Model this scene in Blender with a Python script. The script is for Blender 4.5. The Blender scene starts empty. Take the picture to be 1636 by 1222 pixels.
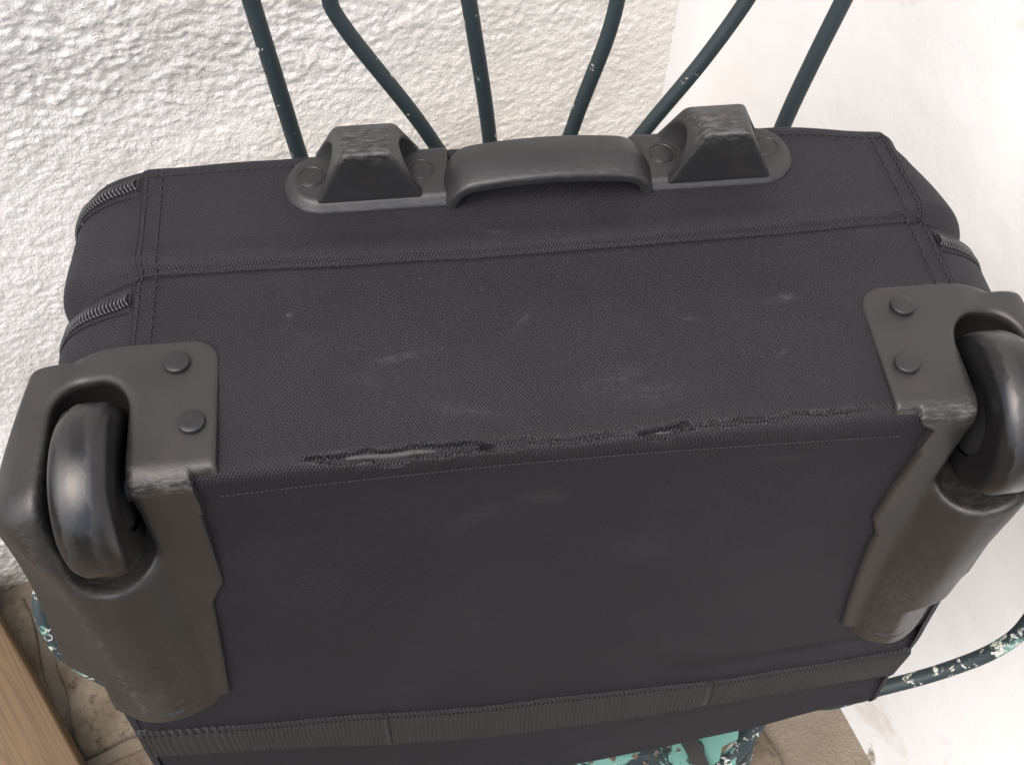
import bpy, math, random
import numpy as np
from mathutils import Matrix, Vector

random.seed(4); rng = np.random.default_rng(7)
sc = bpy.context.scene
C = sc.collection

# ------------------------------------------------------------------ camera, sky, sun, exposure
cam_d = bpy.data.cameras.new('camera'); cam = bpy.data.objects.new('camera', cam_d); C.objects.link(cam)
cam_d.sensor_width = 36.0; cam_d.lens = 36.0 * 1850.0 / 1636.0
cam_d.clip_start = 0.02; cam_d.clip_end = 200.0
RM = Matrix(((0.993512, 0.081109, -0.079717), (-0.111599, 0.830251, -0.546104), (0.021891, 0.551457, 0.833916)))
cam.matrix_world = Matrix.Translation((-0.063722, -0.255463, 0.426328)) @ RM.to_4x4()
sc.camera = cam

SUN_EL, SUN_AZ = math.radians(60), math.radians(228)   # azimuth of the sun, measured from +Y towards +X
w = bpy.data.worlds.new('World'); sc.world = w; w.use_nodes = True
wn = w.node_tree; bg = wn.nodes['Background']
sky = wn.nodes.new('ShaderNodeTexSky'); sky.sky_type = 'NISHITA'; sky.sun_disc = False
sky.sun_elevation = SUN_EL; sky.sun_rotation = SUN_AZ; sky.dust_density = 4.0; sky.air_density = 1.0; sky.ozone_density = 0.6
wn.links.new(sky.outputs[0], bg.inputs[0]); bg.inputs[1].default_value = 0.15
sun_d = bpy.data.lights.new('sun', 'SUN'); sun = bpy.data.objects.new('sun', sun_d); C.objects.link(sun)
sun_d.energy = 1.4; sun_d.angle = math.radians(60); sun_d.color = (1.0, 0.962, 0.915)
sd = Vector((math.sin(SUN_AZ) * math.cos(SUN_EL), math.cos(SUN_AZ) * math.cos(SUN_EL), math.sin(SUN_EL)))
sun.rotation_euler = sd.to_track_quat('Z', 'Y').to_euler()
sc.view_settings.view_transform = 'Standard'; sc.view_settings.look = 'None'
sc.view_settings.exposure = 1.08; sc.view_settings.gamma = 1.0; sc.view_settings.use_curve_mapping = False

# ------------------------------------------------------------------ helpers: objects
def mesh_obj(name, V, F, mat, parent=None, smooth=True, attrs=None, uv=None, loc=None):
    """V (n,3), F (m,k) integer array or list of lists -> ONE mesh object."""
    me = bpy.data.meshes.new(name)
    V = np.asarray(V, dtype=np.float32)
    if isinstance(F, np.ndarray):
        k = F.shape[1]; nf = len(F)
        me.vertices.add(len(V)); me.vertices.foreach_set('co', V.ravel())
        me.loops.add(nf * k); me.loops.foreach_set('vertex_index', F.astype(np.int32).ravel())
        me.polygons.add(nf); me.polygons.foreach_set('loop_start', np.arange(0, nf * k, k, dtype=np.int32))
        me.update(calc_edges=True)
    else:
        me.from_pydata([tuple(map(float, v)) for v in V], [], [list(map(int, f)) for f in F]); me.update()
    me.validate()
    if smooth:
        me.polygons.foreach_set('use_smooth', np.ones(len(me.polygons), dtype=bool))
    for nme, a in (attrs or {}).items():
        at = me.attributes.new(nme, 'FLOAT', 'POINT'); at.data.foreach_set('value', np.asarray(a, dtype=np.float32).ravel())
    if uv is not None:
        at = me.attributes.new('cloth', 'FLOAT_VECTOR', 'POINT')
        uu = np.zeros((len(V), 3), dtype=np.float32); uu[:, :2] = uv
        at.data.foreach_set('vector', uu.ravel())
    o = bpy.data.objects.new(name, me); C.objects.link(o)
    me.materials.append(mat)
    if parent is not None: o.parent = parent
    if loc is not None: o.location = loc
    return o

def thing(name, label, cat, loc=(0, 0, 0), group=None):
    o = bpy.data.objects.new(name, None); C.objects.link(o); o.empty_display_size = .05
    o.location = loc
    o['label'] = label; o['category'] = cat
    if group: o['group'] = group
    return o
def tag(o, label, cat, group=None):
    o['label'] = label; o['category'] = cat
    if group: o['group'] = group
    return o

def grid_faces(nu, nv, flip=False):
    i, j = np.meshgrid(np.arange(nu - 1), np.arange(nv - 1), indexing='ij')
    a = i * nv + j
    F = np.stack([a, a + nv, a + nv + 1, a + 1], -1).reshape(-1, 4)
    return F[:, ::-1] if flip else F

class MB:
    def __init__(s): s.v = []; s.f = []; s.n = 0
    def add(s, V, F):
        s.v.append(np.asarray(V, float)); s.f += [[i + s.n for i in f] for f in F]; s.n += len(V)
    def box(s, c, h, M=None):
        c = np.array(c); V = np.array([[x, y, z] for x in (-1, 1) for y in (-1, 1) for z in (-1, 1)], float) * np.array(h)
        if M is not None: V = V @ np.array(M).T
        s.add(V + c, [(0, 1, 3, 2), (4, 6, 7, 5), (0, 4, 5, 1), (2, 3, 7, 6), (0, 2, 6, 4), (1, 5, 7, 3)])
    def tube(s, P, r, n=10, cap=True):
        P = np.asarray(P, float); m = len(P); r = np.broadcast_to(np.asarray(r, float), (m,))
        T = np.gradient(P, axis=0); T /= np.linalg.norm(T, axis=1)[:, None] + 1e-12
        up = np.array([0, 0, 1.]) if abs(T[0, 2]) < .9 else np.array([1., 0, 0])
        a = np.cross(up, T[0]); a /= np.linalg.norm(a); V = []
        for k in range(m):
            a = a - T[k] * (a @ T[k]); a /= np.linalg.norm(a); b = np.cross(T[k], a)
            for q in range(n):
                t = 2 * math.pi * q / n; V.append(P[k] + r[k] * (a * math.cos(t) + b * math.sin(t)))
        F = [(k * n + q, k * n + (q + 1) % n, (k + 1) * n + (q + 1) % n, (k + 1) * n + q) for k in range(m - 1) for q in range(n)]
        if cap: F += [tuple(range(n))[::-1], tuple((m - 1) * n + q for q in range(n))]
        s.add(V, F)
    def build(s, name, mat, parent=None, smooth=True, loc=None):
        return mesh_obj(name, np.concatenate(s.v), s.f, mat, parent, smooth, loc=loc)

def spline(P, n=60):
    """Catmull-Rom through the points."""
    P = np.asarray(P, float); Q = np.vstack([2 * P[0] - P[1], P, 2 * P[-1] - P[-2]]); out = []
    segs = len(P) - 1
    for t in np.linspace(0, segs, n):
        i = min(int(t), segs - 1); u = t - i; a, b, c, d = Q[i:i + 4]
        out.append(.5 * (2 * b + (c - a) * u + (2 * a - 5 * b + 4 * c - d) * u * u + (3 * b - a - 3 * c + d) * u ** 3))
    return np.array(out)

def shift_parts(parent):
    """children were written in world coordinates: undo the parent's offset."""
    for o in bpy.data.objects:
        if o.parent == parent: o.location = Vector(o.location) - parent.location

# ------------------------------------------------------------------ helpers: noise and distance fields
def _h(ix, iy, iz):
    n = (ix * 374761393 + iy * 668265263 + iz * 2147483647 + 1013904223) & 0xffffffff
    n = ((n ^ (n >> 13)) * 1274126177) & 0xffffffff
    return ((n ^ (n >> 16)) & 0xffff) / 65535.0
def vnoise(x, y, z=0.0):
    x, y, z = np.broadcast_arrays(np.asarray(x, float), np.asarray(y, float), np.asarray(z, float))
    ix, iy, iz = (np.floor(a).astype(np.int64) for a in (x, y, z)); fx, fy, fz = x - ix, y - iy, z - iz
    fx, fy, fz = (f * f * f * (f * (f * 6 - 15) + 10) for f in (fx, fy, fz)); r = 0
    for a in (0, 1):
        for b in (0, 1):
            for c in (0, 1):
                r = r + _h(ix + a, iy + b, iz + c) * (fx if a else 1 - fx) * (fy if b else 1 - fy) * (fz if c else 1 - fz)
    return r * 2 - 1
def fbm(x, y, z=0.0, o=4, g=.5):
    r = 0; a = 1
    for k in range(o): r = r + a * vnoise(x * 2 ** k + 17 * k, y * 2 ** k + 5 * k, np.asarray(z) * 2 ** k); a *= g
    return r
def sst(x, a, b):
    t = np.clip((x - a) / (b - a), 0, 1); return t * t * (3 - 2 * t)
def smin(a, b, k):
    h = np.clip(.5 + .5 * (b - a) / k, 0, 1); return b + (a - b) * h - k * h * (1 - h)
def smax(a, b, k): return -smin(-a, -b, k)

def surface_nets(f, lo, hi, h):
    lo = np.array(lo, float); n = (np.ceil((np.array(hi) - lo) / h).astype(int) + 1)
    ax = [(lo[k] + h * np.arange(n[k])).astype(np.float32) for k in range(3)]
    X, Y, Z = np.meshgrid(*ax, indexing='ij'); F = f(X, Y, Z).astype(np.float32)
    S = F < 0
    def cr(A): return [A[i:n[0] - 1 + i, j:n[1] - 1 + j, k:n[2] - 1 + k] for i in (0, 1) for j in (0, 1) for k in (0, 1)]
    cs = cr(S); cnt = sum(c.astype(np.int8) for c in cs); act = (cnt > 0) & (cnt < 8)
    idx = np.full(act.shape, -1, np.int64); I = np.argwhere(act); idx[act] = np.arange(len(I))
    off = np.array([(i, j, k) for i in (0, 1) for j in (0, 1) for k in (0, 1)])
    val = np.stack([F[I[:, 0] + o[0], I[:, 1] + o[1], I[:, 2] + o[2]] for o in off], 1)
    acc = np.zeros((len(I), 3)); num = np.zeros(len(I))
    for a in range(8):
        for b in range(a + 1, 8):
            if np.abs(off[a] - off[b]).sum() != 1: continue
            va, vb = val[:, a], val[:, b]; m = (va < 0) != (vb < 0)
            t = np.where(m, va / np.where(m, va - vb, 1), 0)
            acc += m[:, None] * (off[a] + t[:, None] * (off[b] - off[a])); num += m
    V = lo + h * (I + acc / num[:, None])
    Q = []
    for d in range(3):
        e1, e2 = (d + 1) % 3, (d + 2) % 3
        sl0 = [slice(1, n[k] - 1) for k in range(3)]; sl0[d] = slice(0, n[d] - 1)
        sl1 = list(sl0); sl1[d] = slice(1, n[d])
        A = S[tuple(sl0)]; B = S[tuple(sl1)]; P = np.argwhere(A != B)
        base = P.copy()
        for k in range(3):
            if k != d: base[:, k] += 1
        def cell(s1, s2):
            q = base.copy(); q[:, e1] += s1; q[:, e2] += s2; return idx[q[:, 0], q[:, 1], q[:, 2]]
        quad = np.stack([cell(-1, -1), cell(0, -1), cell(0, 0), cell(-1, 0)], 1)
        ins = A[P[:, 0], P[:, 1], P[:, 2]]
        quad[~ins] = quad[~ins][:, ::-1]; Q.append(quad)
    Q = np.concatenate(Q)
    e = h * .3
    for _ in range(3):
        x, y, z = V.T
        g = np.stack([f(x + e, y, z) - f(x - e, y, z), f(x, y + e, z) - f(x, y - e, z), f(x, y, z + e) - f(x, y, z - e)], 1) / (2 * e)
        st = -(f(x, y, z)[:, None] * g) / np.maximum((g * g).sum(1), .2)[:, None]
        L = np.linalg.norm(st, axis=1); st *= np.minimum(1, .6 * h / np.maximum(L, 1e-9))[:, None]
        V = V + st
    return V, Q

# ------------------------------------------------------------------ helpers: materials
def new_mat(name):
    m = bpy.data.materials.new(name); m.use_nodes = True; nt = m.node_tree
    return m, nt, nt.nodes['Principled BSDF']
def N(nt, t, **kw):
    n = nt.nodes.new(t)
    for k, v in kw.items():
        if k.startswith('_'): setattr(n, k[1:], v)
        else:
            key = k.replace('__', ' ')
            n.inputs[key].default_value = v
    return n
def L(nt, a, b): nt.links.new(a, b)
def mathn(nt, op, a, b=None, c=None):
    n = nt.nodes.new('ShaderNodeMath'); n.operation = op
    for i, v in enumerate((a, b, c)):
        if v is None: continue
        if isinstance(v, (int, float)): n.inputs[i].default_value = v
        else: L(nt, v, n.inputs[i])
    return n.outputs[0]
def ramp(nt, fac, stops):
    n = nt.nodes.new('ShaderNodeValToRGB'); cr = n.color_ramp
    while len(cr.elements) < len(stops): cr.elements.new(.5)
    for e, (p, c) in zip(cr.elements, stops):
        e.position = p; e.color = (c[0], c[1], c[2], 1) if hasattr(c, '__len__') else (c, c, c, 1)
    L(nt, fac, n.inputs[0]); return n.outputs[0]
def mix(nt, fac, a, b, mode='MIX'):
    n = nt.nodes.new('ShaderNodeMix'); n.data_type = 'RGBA'; n.blend_type = mode
    for s, v in ((n.inputs[0], fac), (n.inputs[6], a), (n.inputs[7], b)):
        if isinstance(v, (int, float)): s.default_value = v
        elif isinstance(v, (tuple, list)): s.default_value = (v[0], v[1], v[2], 1)
        else: L(nt, v, s)
    return n.outputs[2]
def noise(nt, vec, scale, detail=4, rough=.55, dist=0.0):
    n = nt.nodes.new('ShaderNodeTexNoise'); n.inputs['Scale'].default_value = scale; n.inputs['Detail'].default_value = detail
    n.inputs['Roughness'].default_value = rough; n.inputs['Distortion'].default_value = dist
    if vec is not None: L(nt, vec, n.inputs['Vector'])
    return n.outputs['Fac']
def objco(nt, scale=None, rot=None):
    t = nt.nodes.new('ShaderNodeTexCoord'); o = t.outputs['Object']
    if scale or rot:
        m = nt.nodes.new('ShaderNodeMapping')
        if scale: m.inputs['Scale'].default_value = scale
        if rot: m.inputs['Rotation'].default_value = rot
        L(nt, o, m.inputs['Vector']); o = m.outputs[0]
    return o
def bump(nt, bsdf, height, strength, dist):
    b = nt.nodes.new('ShaderNodeBump'); b.inputs['Strength'].default_value = strength; b.inputs['Distance'].default_value = dist
    L(nt, height, b.inputs['Height']); L(nt, b.outputs[0], bsdf.inputs['Normal']); return b
def attr(nt, name):
    a = nt.nodes.new('ShaderNodeAttribute'); a.attribute_name = name; return a

def mat_fabric(name='black_nylon', base=(.0015, .0014, .0020), thread=(.0205, .0184, .0262), period=.0016, wear=True):
    m, nt, b = new_mat(name)
    a = attr(nt, 'cloth'); sp = nt.nodes.new('ShaderNodeSeparateXYZ'); L(nt, a.outputs['Vector'], sp.inputs[0])
    k = 2 * math.pi / period
    wob = noise(nt, a.outputs['Vector'], 35, 0)
    wv = mathn(nt, 'MULTIPLY', mathn(nt, 'SUBTRACT', wob, .5), .004)
    su = mathn(nt, 'SINE', mathn(nt, 'MULTIPLY', mathn(nt, 'ADD', sp.outputs[0], wv), k))
    sv = mathn(nt, 'SINE', mathn(nt, 'MULTIPLY', mathn(nt, 'ADD', sp.outputs[1], wv), k))
    h = mathn(nt, 'POWER', mathn(nt, 'ADD', mathn(nt, 'MULTIPLY', mathn(nt, 'MULTIPLY', su, sv), .5), .5), 1.3)
    fine = noise(nt, a.outputs['Vector'], 900, 1)
    big = noise(nt, objco(nt), 14, 3, .6)
    f = mathn(nt, 'MULTIPLY', h, mathn(nt, 'ADD', mathn(nt, 'MULTIPLY', fine, .8), .6))
    col = mix(nt, f, base, thread)
    col = mix(nt, mathn(nt, 'MULTIPLY', ramp(nt, big, [(.45, 0), (.75, 1)]), .22), col, (.020, .018, .0215))
    # scattered lint and pale rub marks
    lint = ramp(nt, noise(nt, objco(nt), 420, 1), [(.80, 0), (.84, 1)])
    col = mix(nt, mathn(nt, 'MULTIPLY', lint, .22), col, (.16, .15, .16))
    rub = ramp(nt, mathn(nt, 'MULTIPLY', noise(nt, objco(nt, (1, 2.2, 2.2)), 26, 3, .7), noise(nt, objco(nt), 7, 1)), [(.37, 0), (.47, 1)])
    col = mix(nt, mathn(nt, 'MULTIPLY', rub, .09), col, (.075, .07, .075))
    if wear:
        wr = attr(nt, 'wear').outputs['Fac']
        rough_w = mathn(nt, 'MULTIPLY', wr, mathn(nt, 'MULTIPLY', mathn(nt, 'ADD', h, .35), ramp(nt, noise(nt, objco(nt, (1, 3, 3)), 160, 5, .75), [(.38, 0), (.62, 1.3)])))
        col = mix(nt, mathn(nt, 'MINIMUM', rough_w, 1.0), col, (.090, .087, .088))
        sh = attr(nt, 'shine').outputs['Fac']
        shm = mathn(nt, 'MULTIPLY', sh, ramp(nt, noise(nt, objco(nt, (1, 3, 3)), 150, 4, .7), [(.35, .3), (.6, 1)]))
        col = mix(nt, shm, col, mix(nt, fine, (.0025, .0025, .003), (.012, .0115, .012)))
        L(nt, ramp(nt, shm, [(0, .60), (1, .36)]), b.inputs['Roughness'])
    L(nt, col, b.inputs['Base Color'])
    if not wear: b.inputs['Roughness'].default_value = .60
    b.inputs['Specular IOR Level'].default_value = .28
    hh = mathn(nt, 'ADD', h, mathn(nt, 'MULTIPLY', fine, .4))
    bump(nt, b, hh, .9, .00045)
    return m
def mat_plastic(name='grey_black_plastic', col=(.0150, .0140, .0130), rough=.43):
    m, nt, b = new_mat(name); oc = objco(nt)
    wr = attr(nt, 'wear').outputs['Fac']
    n1 = noise(nt, oc, 30, 3, .6); n2 = noise(nt, oc, 900, 1); sc1 = noise(nt, objco(nt, (.6, 2.6, 1.6), (.2, .1, .35)), 260, 4, .75)
    c = mix(nt, ramp(nt, n1, [(.35, 0), (.7, 1)]), col, tuple(x * 1.35 for x in col))
    wm = mathn(nt, 'MULTIPLY', wr, ramp(nt, sc1, [(.45, 0), (.66, 1)]))
    c = mix(nt, wm, c, (.085, .083, .080))
    dust = ramp(nt, noise(nt, oc, 55, 5, .75), [(.55, 0), (.8, 1)])
    c = mix(nt, mathn(nt, 'MULTIPLY', dust, .28), c, (.056, .041, .031))
    spk = ramp(nt, noise(nt, oc, 520, 2), [(.75, 0), (.80, 1)])
    c = mix(nt, mathn(nt, 'MULTIPLY', spk, .30), c, (.17, .16, .15))
    L(nt, c, b.inputs['Base Color'])
    r = mathn(nt, 'ADD', mathn(nt, 'MULTIPLY', n1, .16), rough - .08); r = mathn(nt, 'ADD', r, mathn(nt, 'MULTIPLY', wm, .15)); L(nt, r, b.inputs['Roughness'])
    b.inputs['Specular IOR Level'].default_value = .45
    h = mathn(nt, 'ADD', mathn(nt, 'MULTIPLY', n2, .6), mathn(nt, 'MULTIPLY', wm, 1.2))
    bump(nt, b, h, .32, .0004)
    return m
def mat_rubber():
    m, nt, b = new_mat('worn_rubber_painted_reflections'); oc = objco(nt)
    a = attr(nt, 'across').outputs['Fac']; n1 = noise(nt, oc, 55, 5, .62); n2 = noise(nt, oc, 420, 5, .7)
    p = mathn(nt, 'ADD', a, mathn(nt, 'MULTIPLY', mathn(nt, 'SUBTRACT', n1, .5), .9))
    f = ramp(nt, mathn(nt, 'ADD', mathn(nt, 'MULTIPLY', p, .5), .5), [(.20, 0), (.23, .9), (.40, .45), (.44, 0), (.62, .05), (.66, .8), (.80, .25), (.84, 0)])  # wavy paler tread bands: mostly reflections put into the colour, plus dull worn streaks
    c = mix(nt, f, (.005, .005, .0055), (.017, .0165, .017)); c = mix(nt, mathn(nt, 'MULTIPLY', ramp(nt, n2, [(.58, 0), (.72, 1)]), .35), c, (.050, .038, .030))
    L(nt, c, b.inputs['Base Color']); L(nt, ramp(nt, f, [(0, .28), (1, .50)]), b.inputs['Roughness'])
    bump(nt, b, mathn(nt, 'ADD', mathn(nt, 'MULTIPLY', f, .5), mathn(nt, 'MULTIPLY', n2, .5)), .16, .0008)
    return m
def mat_simple(name, col, rough=.5, metal=0.0, nscale=300, var=.4, bmp=.1):
    m, nt, b = new_mat(name); oc = objco(nt); n1 = noise(nt, oc, nscale, 4)
    L(nt, mix(nt, n1, tuple(c * (1 - var) for c in col), tuple(c * (1 + var) for c in col)), b.inputs['Base Color'])
    b.inputs['Roughness'].default_value = rough; b.inputs['Metallic'].default_value = metal
    bump(nt, b, n1, bmp, .001); return m
def mat_paint(name, chips, teal):
    """old navy enamel, flaking to an older teal coat, primer and rust."""
    m, nt, b = new_mat(name); oc = objco(nt)
    n1 = noise(nt, oc, 34, 8, .62, .8); n2 = noise(nt, oc, 120, 6, .7, .5); n3 = noise(nt, oc, 20, 4)
    navy = mix(nt, n3, (.009, .017, .021), (.016, .029, .033))
    tealc = mix(nt, n3, (.08, .21, .18), (.13, .28, .24))
    t1 = ramp(nt, n1, [(teal - .012, 0), (teal + .012, 1)])
    c = mix(nt, t1, navy, tealc)
    w1 = ramp(nt, mathn(nt, 'MULTIPLY', n2, mathn(nt, 'ADD', mathn(nt, 'MULTIPLY', n1, 1.0), .5)), [(chips - .01, 0), (chips + .01, 1)])
    c = mix(nt, w1, c, mix(nt, n3, (.40, .46, .44), (.50, .48, .40)))
    rs = ramp(nt, noise(nt, oc, 75, 5, .7), [(.68, 0), (.72, 1)])
    c = mix(nt, mathn(nt, 'MULTIPLY', rs, .5), c, (.13, .075, .045))
    L(nt, c, b.inputs['Base Color'])
    b.inputs['Roughness'].default_value = .6
    bump(nt, b, mathn(nt, 'ADD', mathn(nt, 'SUBTRACT', 1.0, t1), mathn(nt, 'MULTIPLY', w1, -1.0)), .5, .0005)
    return m
def mat_plaster(name, col, dirt, fscale, bstr, bdist, lowdirt=0.0):
    m, nt, b = new_mat(name); oc = objco(nt)
    n1 = noise(nt, oc, fscale, 3, .62); n2 = noise(nt, oc, 5, 3, .6); n3 = noise(nt, oc, fscale * 5, 1)
    c = mix(nt, ramp(nt, n2, [(.35, 0), (.75, 1)]), col, dirt)
    st = ramp(nt, mathn(nt, 'MULTIPLY', noise(nt, oc, 11, 4, .7), noise(nt, oc, 3, 1)), [(.36, 0), (.46, 1)])
    c = mix(nt, mathn(nt, 'MULTIPLY', st, .35), c, (.42, .34, .24))
    if lowdirt:      # splashed mud and moss along the foot of the wall
        sp = nt.nodes.new('ShaderNodeSeparateXYZ'); L(nt, oc, sp.inputs[0])
        e = mathn(nt, 'ADD', sp.outputs[2], mathn(nt, 'MULTIPLY', mathn(nt, 'SUBTRACT', noise(nt, oc, 16, 7, .7), .5), .34))
        f = ramp(nt, e, [(0.0, 1), (lowdirt, 0)])
        c = mix(nt, f, c, mix(nt, n1, (.16, .125, .085), (.33, .29, .22)))
    L(nt, c, b.inputs['Base Color']); b.inputs['Roughness'].default_value = .92; b.inputs['Specular IOR Level'].default_value = .2
    bump(nt, b, mathn(nt, 'ADD', n1, mathn(nt, 'MULTIPLY', n3, .25)), bstr, bdist)
    return m
def mat_stone():
    m, nt, b = new_mat('mottled_paving_stone'); t = nt.nodes.new('ShaderNodeTexCoord')
    oi = nt.nodes.new('ShaderNodeObjectInfo'); va = nt.nodes.new('ShaderNodeVectorMath'); va.operation = 'MULTIPLY_ADD'
    L(nt, oi.outputs['Random'], va.inputs[0]); va.inputs[1].default_value = (7, 5, 3); L(nt, t.outputs['Object'], va.inputs[2]); oc = va.outputs[0]
    n1 = noise(nt, oc, 16, 8, .68); n2 = noise(nt, oc, 90, 6, .7); n3 = noise(nt, oc, 6, 4)
    c = ramp(nt, n1, [(.30, (.10, .08, .06)), (.46, (.22, .185, .135)), (.62, (.36, .31, .24))])
    c = mix(nt, ramp(nt, n2, [(.52, 0), (.66, 1)]), c, (.085, .065, .045))
    c = mix(nt, mathn(nt, 'MULTIPLY', ramp(nt, n3, [(.5, 0), (.66, 1)]), .65), c, (.12, .075, .05))
    L(nt, mix(nt, 1.0, mix(nt, .25, c, (.13, .095, .06)), (.56, .55, .53), 'MULTIPLY'), b.inputs['Base Color']); b.inputs['Roughness'].default_value = .9
    bump(nt, b, mathn(nt, 'ADD', n1, mathn(nt, 'MULTIPLY', n2, .4)), .5, .006); return m
def mat_wood():
    m, nt, b = new_mat('planed_pine'); oc = objco(nt, (.5, 14, 14))
    n0 = noise(nt, oc, 2.0, 2, .5, .2)
    rings = mathn(nt, 'FRACT', mathn(nt, 'MULTIPLY', n0, 16)); tri = mathn(nt, 'ABSOLUTE', mathn(nt, 'SUBTRACT', rings, .5))
    fib = noise(nt, objco(nt, (2, 90, 90)), 5, 5, .6)
    c = mix(nt, ramp(nt, tri, [(.05, 1), (.4, 0)]), (.115, .073, .034), (.080, .049, .022)); c = mix(nt, mathn(nt, 'MULTIPLY', fib, .45), c, (.085, .052, .026))
    kn = ramp(nt, noise(nt, objco(nt, (1, 2.2, 2.2)), 9, 2), [(.70, 0), (.76, 1)]); c = mix(nt, mathn(nt, 'MULTIPLY', kn, .6), c, (.07, .05, .03))
    L(nt, c, b.inputs['Base Color']); b.inputs['Roughness'].default_value = .6
    bump(nt, b, fib, .25, .001); return m

FAB = mat_fabric(); PLA = mat_plastic(); PLA2 = mat_plastic('dark_moulded_plastic', (.0135, .0135, .0140), .44)
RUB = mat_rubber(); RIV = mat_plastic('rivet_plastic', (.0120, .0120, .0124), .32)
HUB = mat_simple('dark_hub_plastic', (.012, .012, .013), .45)
THREAD = mat_simple('black_thread', (.006, .006, .007), .7, var=.5)
PALE = mat_simple('pale_worn_thread', (.026, .0245, .026), .8, var=.6)
COIL = mat_simple('black_zip_coil', (.030, .030, .033), .28, var=.3)
LINING = mat_simple('grey_piping_core', (.032, .031, .0305), .7, nscale=160, var=.7, bmp=.3)
PAINT = mat_paint('flaking_navy_paint', .685, .74); PAINTC = mat_paint('chipped_navy_over_teal_paint', .588, .60); SEATP = mat_paint('worn_teal_seat_paint', .70, .49)
ROUGHW = mat_plaster('rough_white_render', (.80, .785, .755), (.74, .715, .67), 170, .7, .003, .20)
SMOOTHW = mat_plaster('smooth_white_render', (.79, .79, .785), (.75, .745, .735), 160, .16, .002, .03)
STONE = mat_stone(); DIRT = mat_plaster('gritty_mortar', (.21, .18, .14), (.13, .105, .08), 70, .7, .006)
WOOD = mat_wood()

# ------------------------------------------------------------------ setting: ground, two walls meeting in a corner
ZF = -0.86
gx, gy = np.meshgrid(np.linspace(-4, 4, 60), np.linspace(-4, 4, 60), indexing='ij')
V = np.stack([gx, gy, np.full_like(gx, ZF - .004) + .003 * fbm(gx * 3, gy * 3)], -1).reshape(-1, 3)
ground = mesh_obj('ground', V, grid_faces(60, 60), DIRT); ground['kind'] = 'structure'

corner = np.array([.243, .635]); rd = np.array([.2553, -.9669]); ld = np.array([-.817, -.283]); ld /= np.linalg.norm(ld)
# right-hand smooth wall: local x runs along the wall from the corner, local z up, local y out of the wall face
def wall(name, mat, d, n, length, height, step, disp, label):
    thick = .2
    zs = np.concatenate([np.arange(0, .97, step), np.linspace(.97, height, 40)]); nu, nv = int(length / step) + 1, len(zs)
    a, z = np.meshgrid(np.linspace(0, length, nu), zs, indexing='ij')
    V = np.stack([a, disp(a, z), z], -1).reshape(-1, 3); F = grid_faces(nu, nv)
    e = np.array([[0, -thick, 0], [length, -thick, 0], [length, -thick, height], [0, -thick, height]], float)
    m = len(V); V = np.vstack([V, e]); c = [0, (nu - 1) * nv, nu * nv - 1, nv - 1]
    X = [[m, m + 3, m + 2, m + 1], [c[0], m, m + 1, c[1]], [c[1], m + 1, m + 2, c[2]], [c[2], m + 2, m + 3, c[3]], [c[3], m + 3, m, c[0]]]
    F = np.vstack([F, np.array(X)])
    o = mesh_obj(name, V, F, mat)
    o.matrix_world = Matrix(((d[0], n[0], 0, corner[0]), (d[1], n[1], 0, corner[1]), (0, 0, 1, ZF - .03), (0, 0, 0, 1)))
    fl = np.linalg.det(np.array([[d[0], n[0], 0], [d[1], n[1], 0], [0, 0, 1.]]))
    bpy.context.view_layer.update()
    me = o.data
    # the wall's face must look out along +y of its own frame
    nrm = me.polygons[10].normal
    if nrm.y < 0: me.flip_normals()
    tag(o, label, 'wall'); return o
def disp_rough(a, z):
    ca, sa = math.cos(.5), math.sin(.5)
    p, q = a * ca + z * sa, -a * sa + z * ca
    wx = .35 * fbm(a * 22, z * 22, 3.1, 2)
    n1 = fbm(p * 72 + wx, q * 88 + wx, .5, 3, .6); n2 = vnoise(p * 150, q * 190, 4.2); n3 = vnoise(a * 310, z * 310, 6.1); big = fbm(a * 6, z * 6, 8.8, 3)
    amt = np.clip(.75 + .6 * vnoise(a * 7, z * 7, 9.3), .25, 1.3)
    crack = np.exp(-(np.abs(n1 - .1) / .10) ** 2)
    return (.0010 * n1 + .0009 * n2 + .0005 * n3 - .0012 * crack) * amt * sst(a, .0, .035) + .004 * big * sst(a, 0, .15) - .002 + cove(a)
def cove(a, r_=.035): return r_ - np.sqrt(np.maximum(r_ ** 2 - np.maximum(r_ - a, 0) ** 2, 0))
def disp_smooth(a, z): return cove(a) + sst(a, 0, .1) * (.0015 * fbm(a * 4, z * 4, 1.2, 3) + .0002 * fbm(a * 60, z * 60, 2.0, 3))
nl = np.array([-ld[1], ld[0]]);  nl = nl if nl @ (np.array([-.06, -.25]) - corner) > 0 else -nl
nr = np.array([-rd[1], rd[0]]);  nr = nr if nr @ (np.array([-.06, -.25]) - corner) > 0 else -nr
rw = wall('rough_wall', ROUGHW, ld, nl, 1.45, 2.2, .0019, disp_rough, 'white wall of coarse lumpy render behind the chair')
sw = wall('smooth_wall', SMOOTHW, rd, nr, 1.8, 2.2, .006, disp_smooth, 'smooth bright white wall on the right beside the suitcase')

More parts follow.
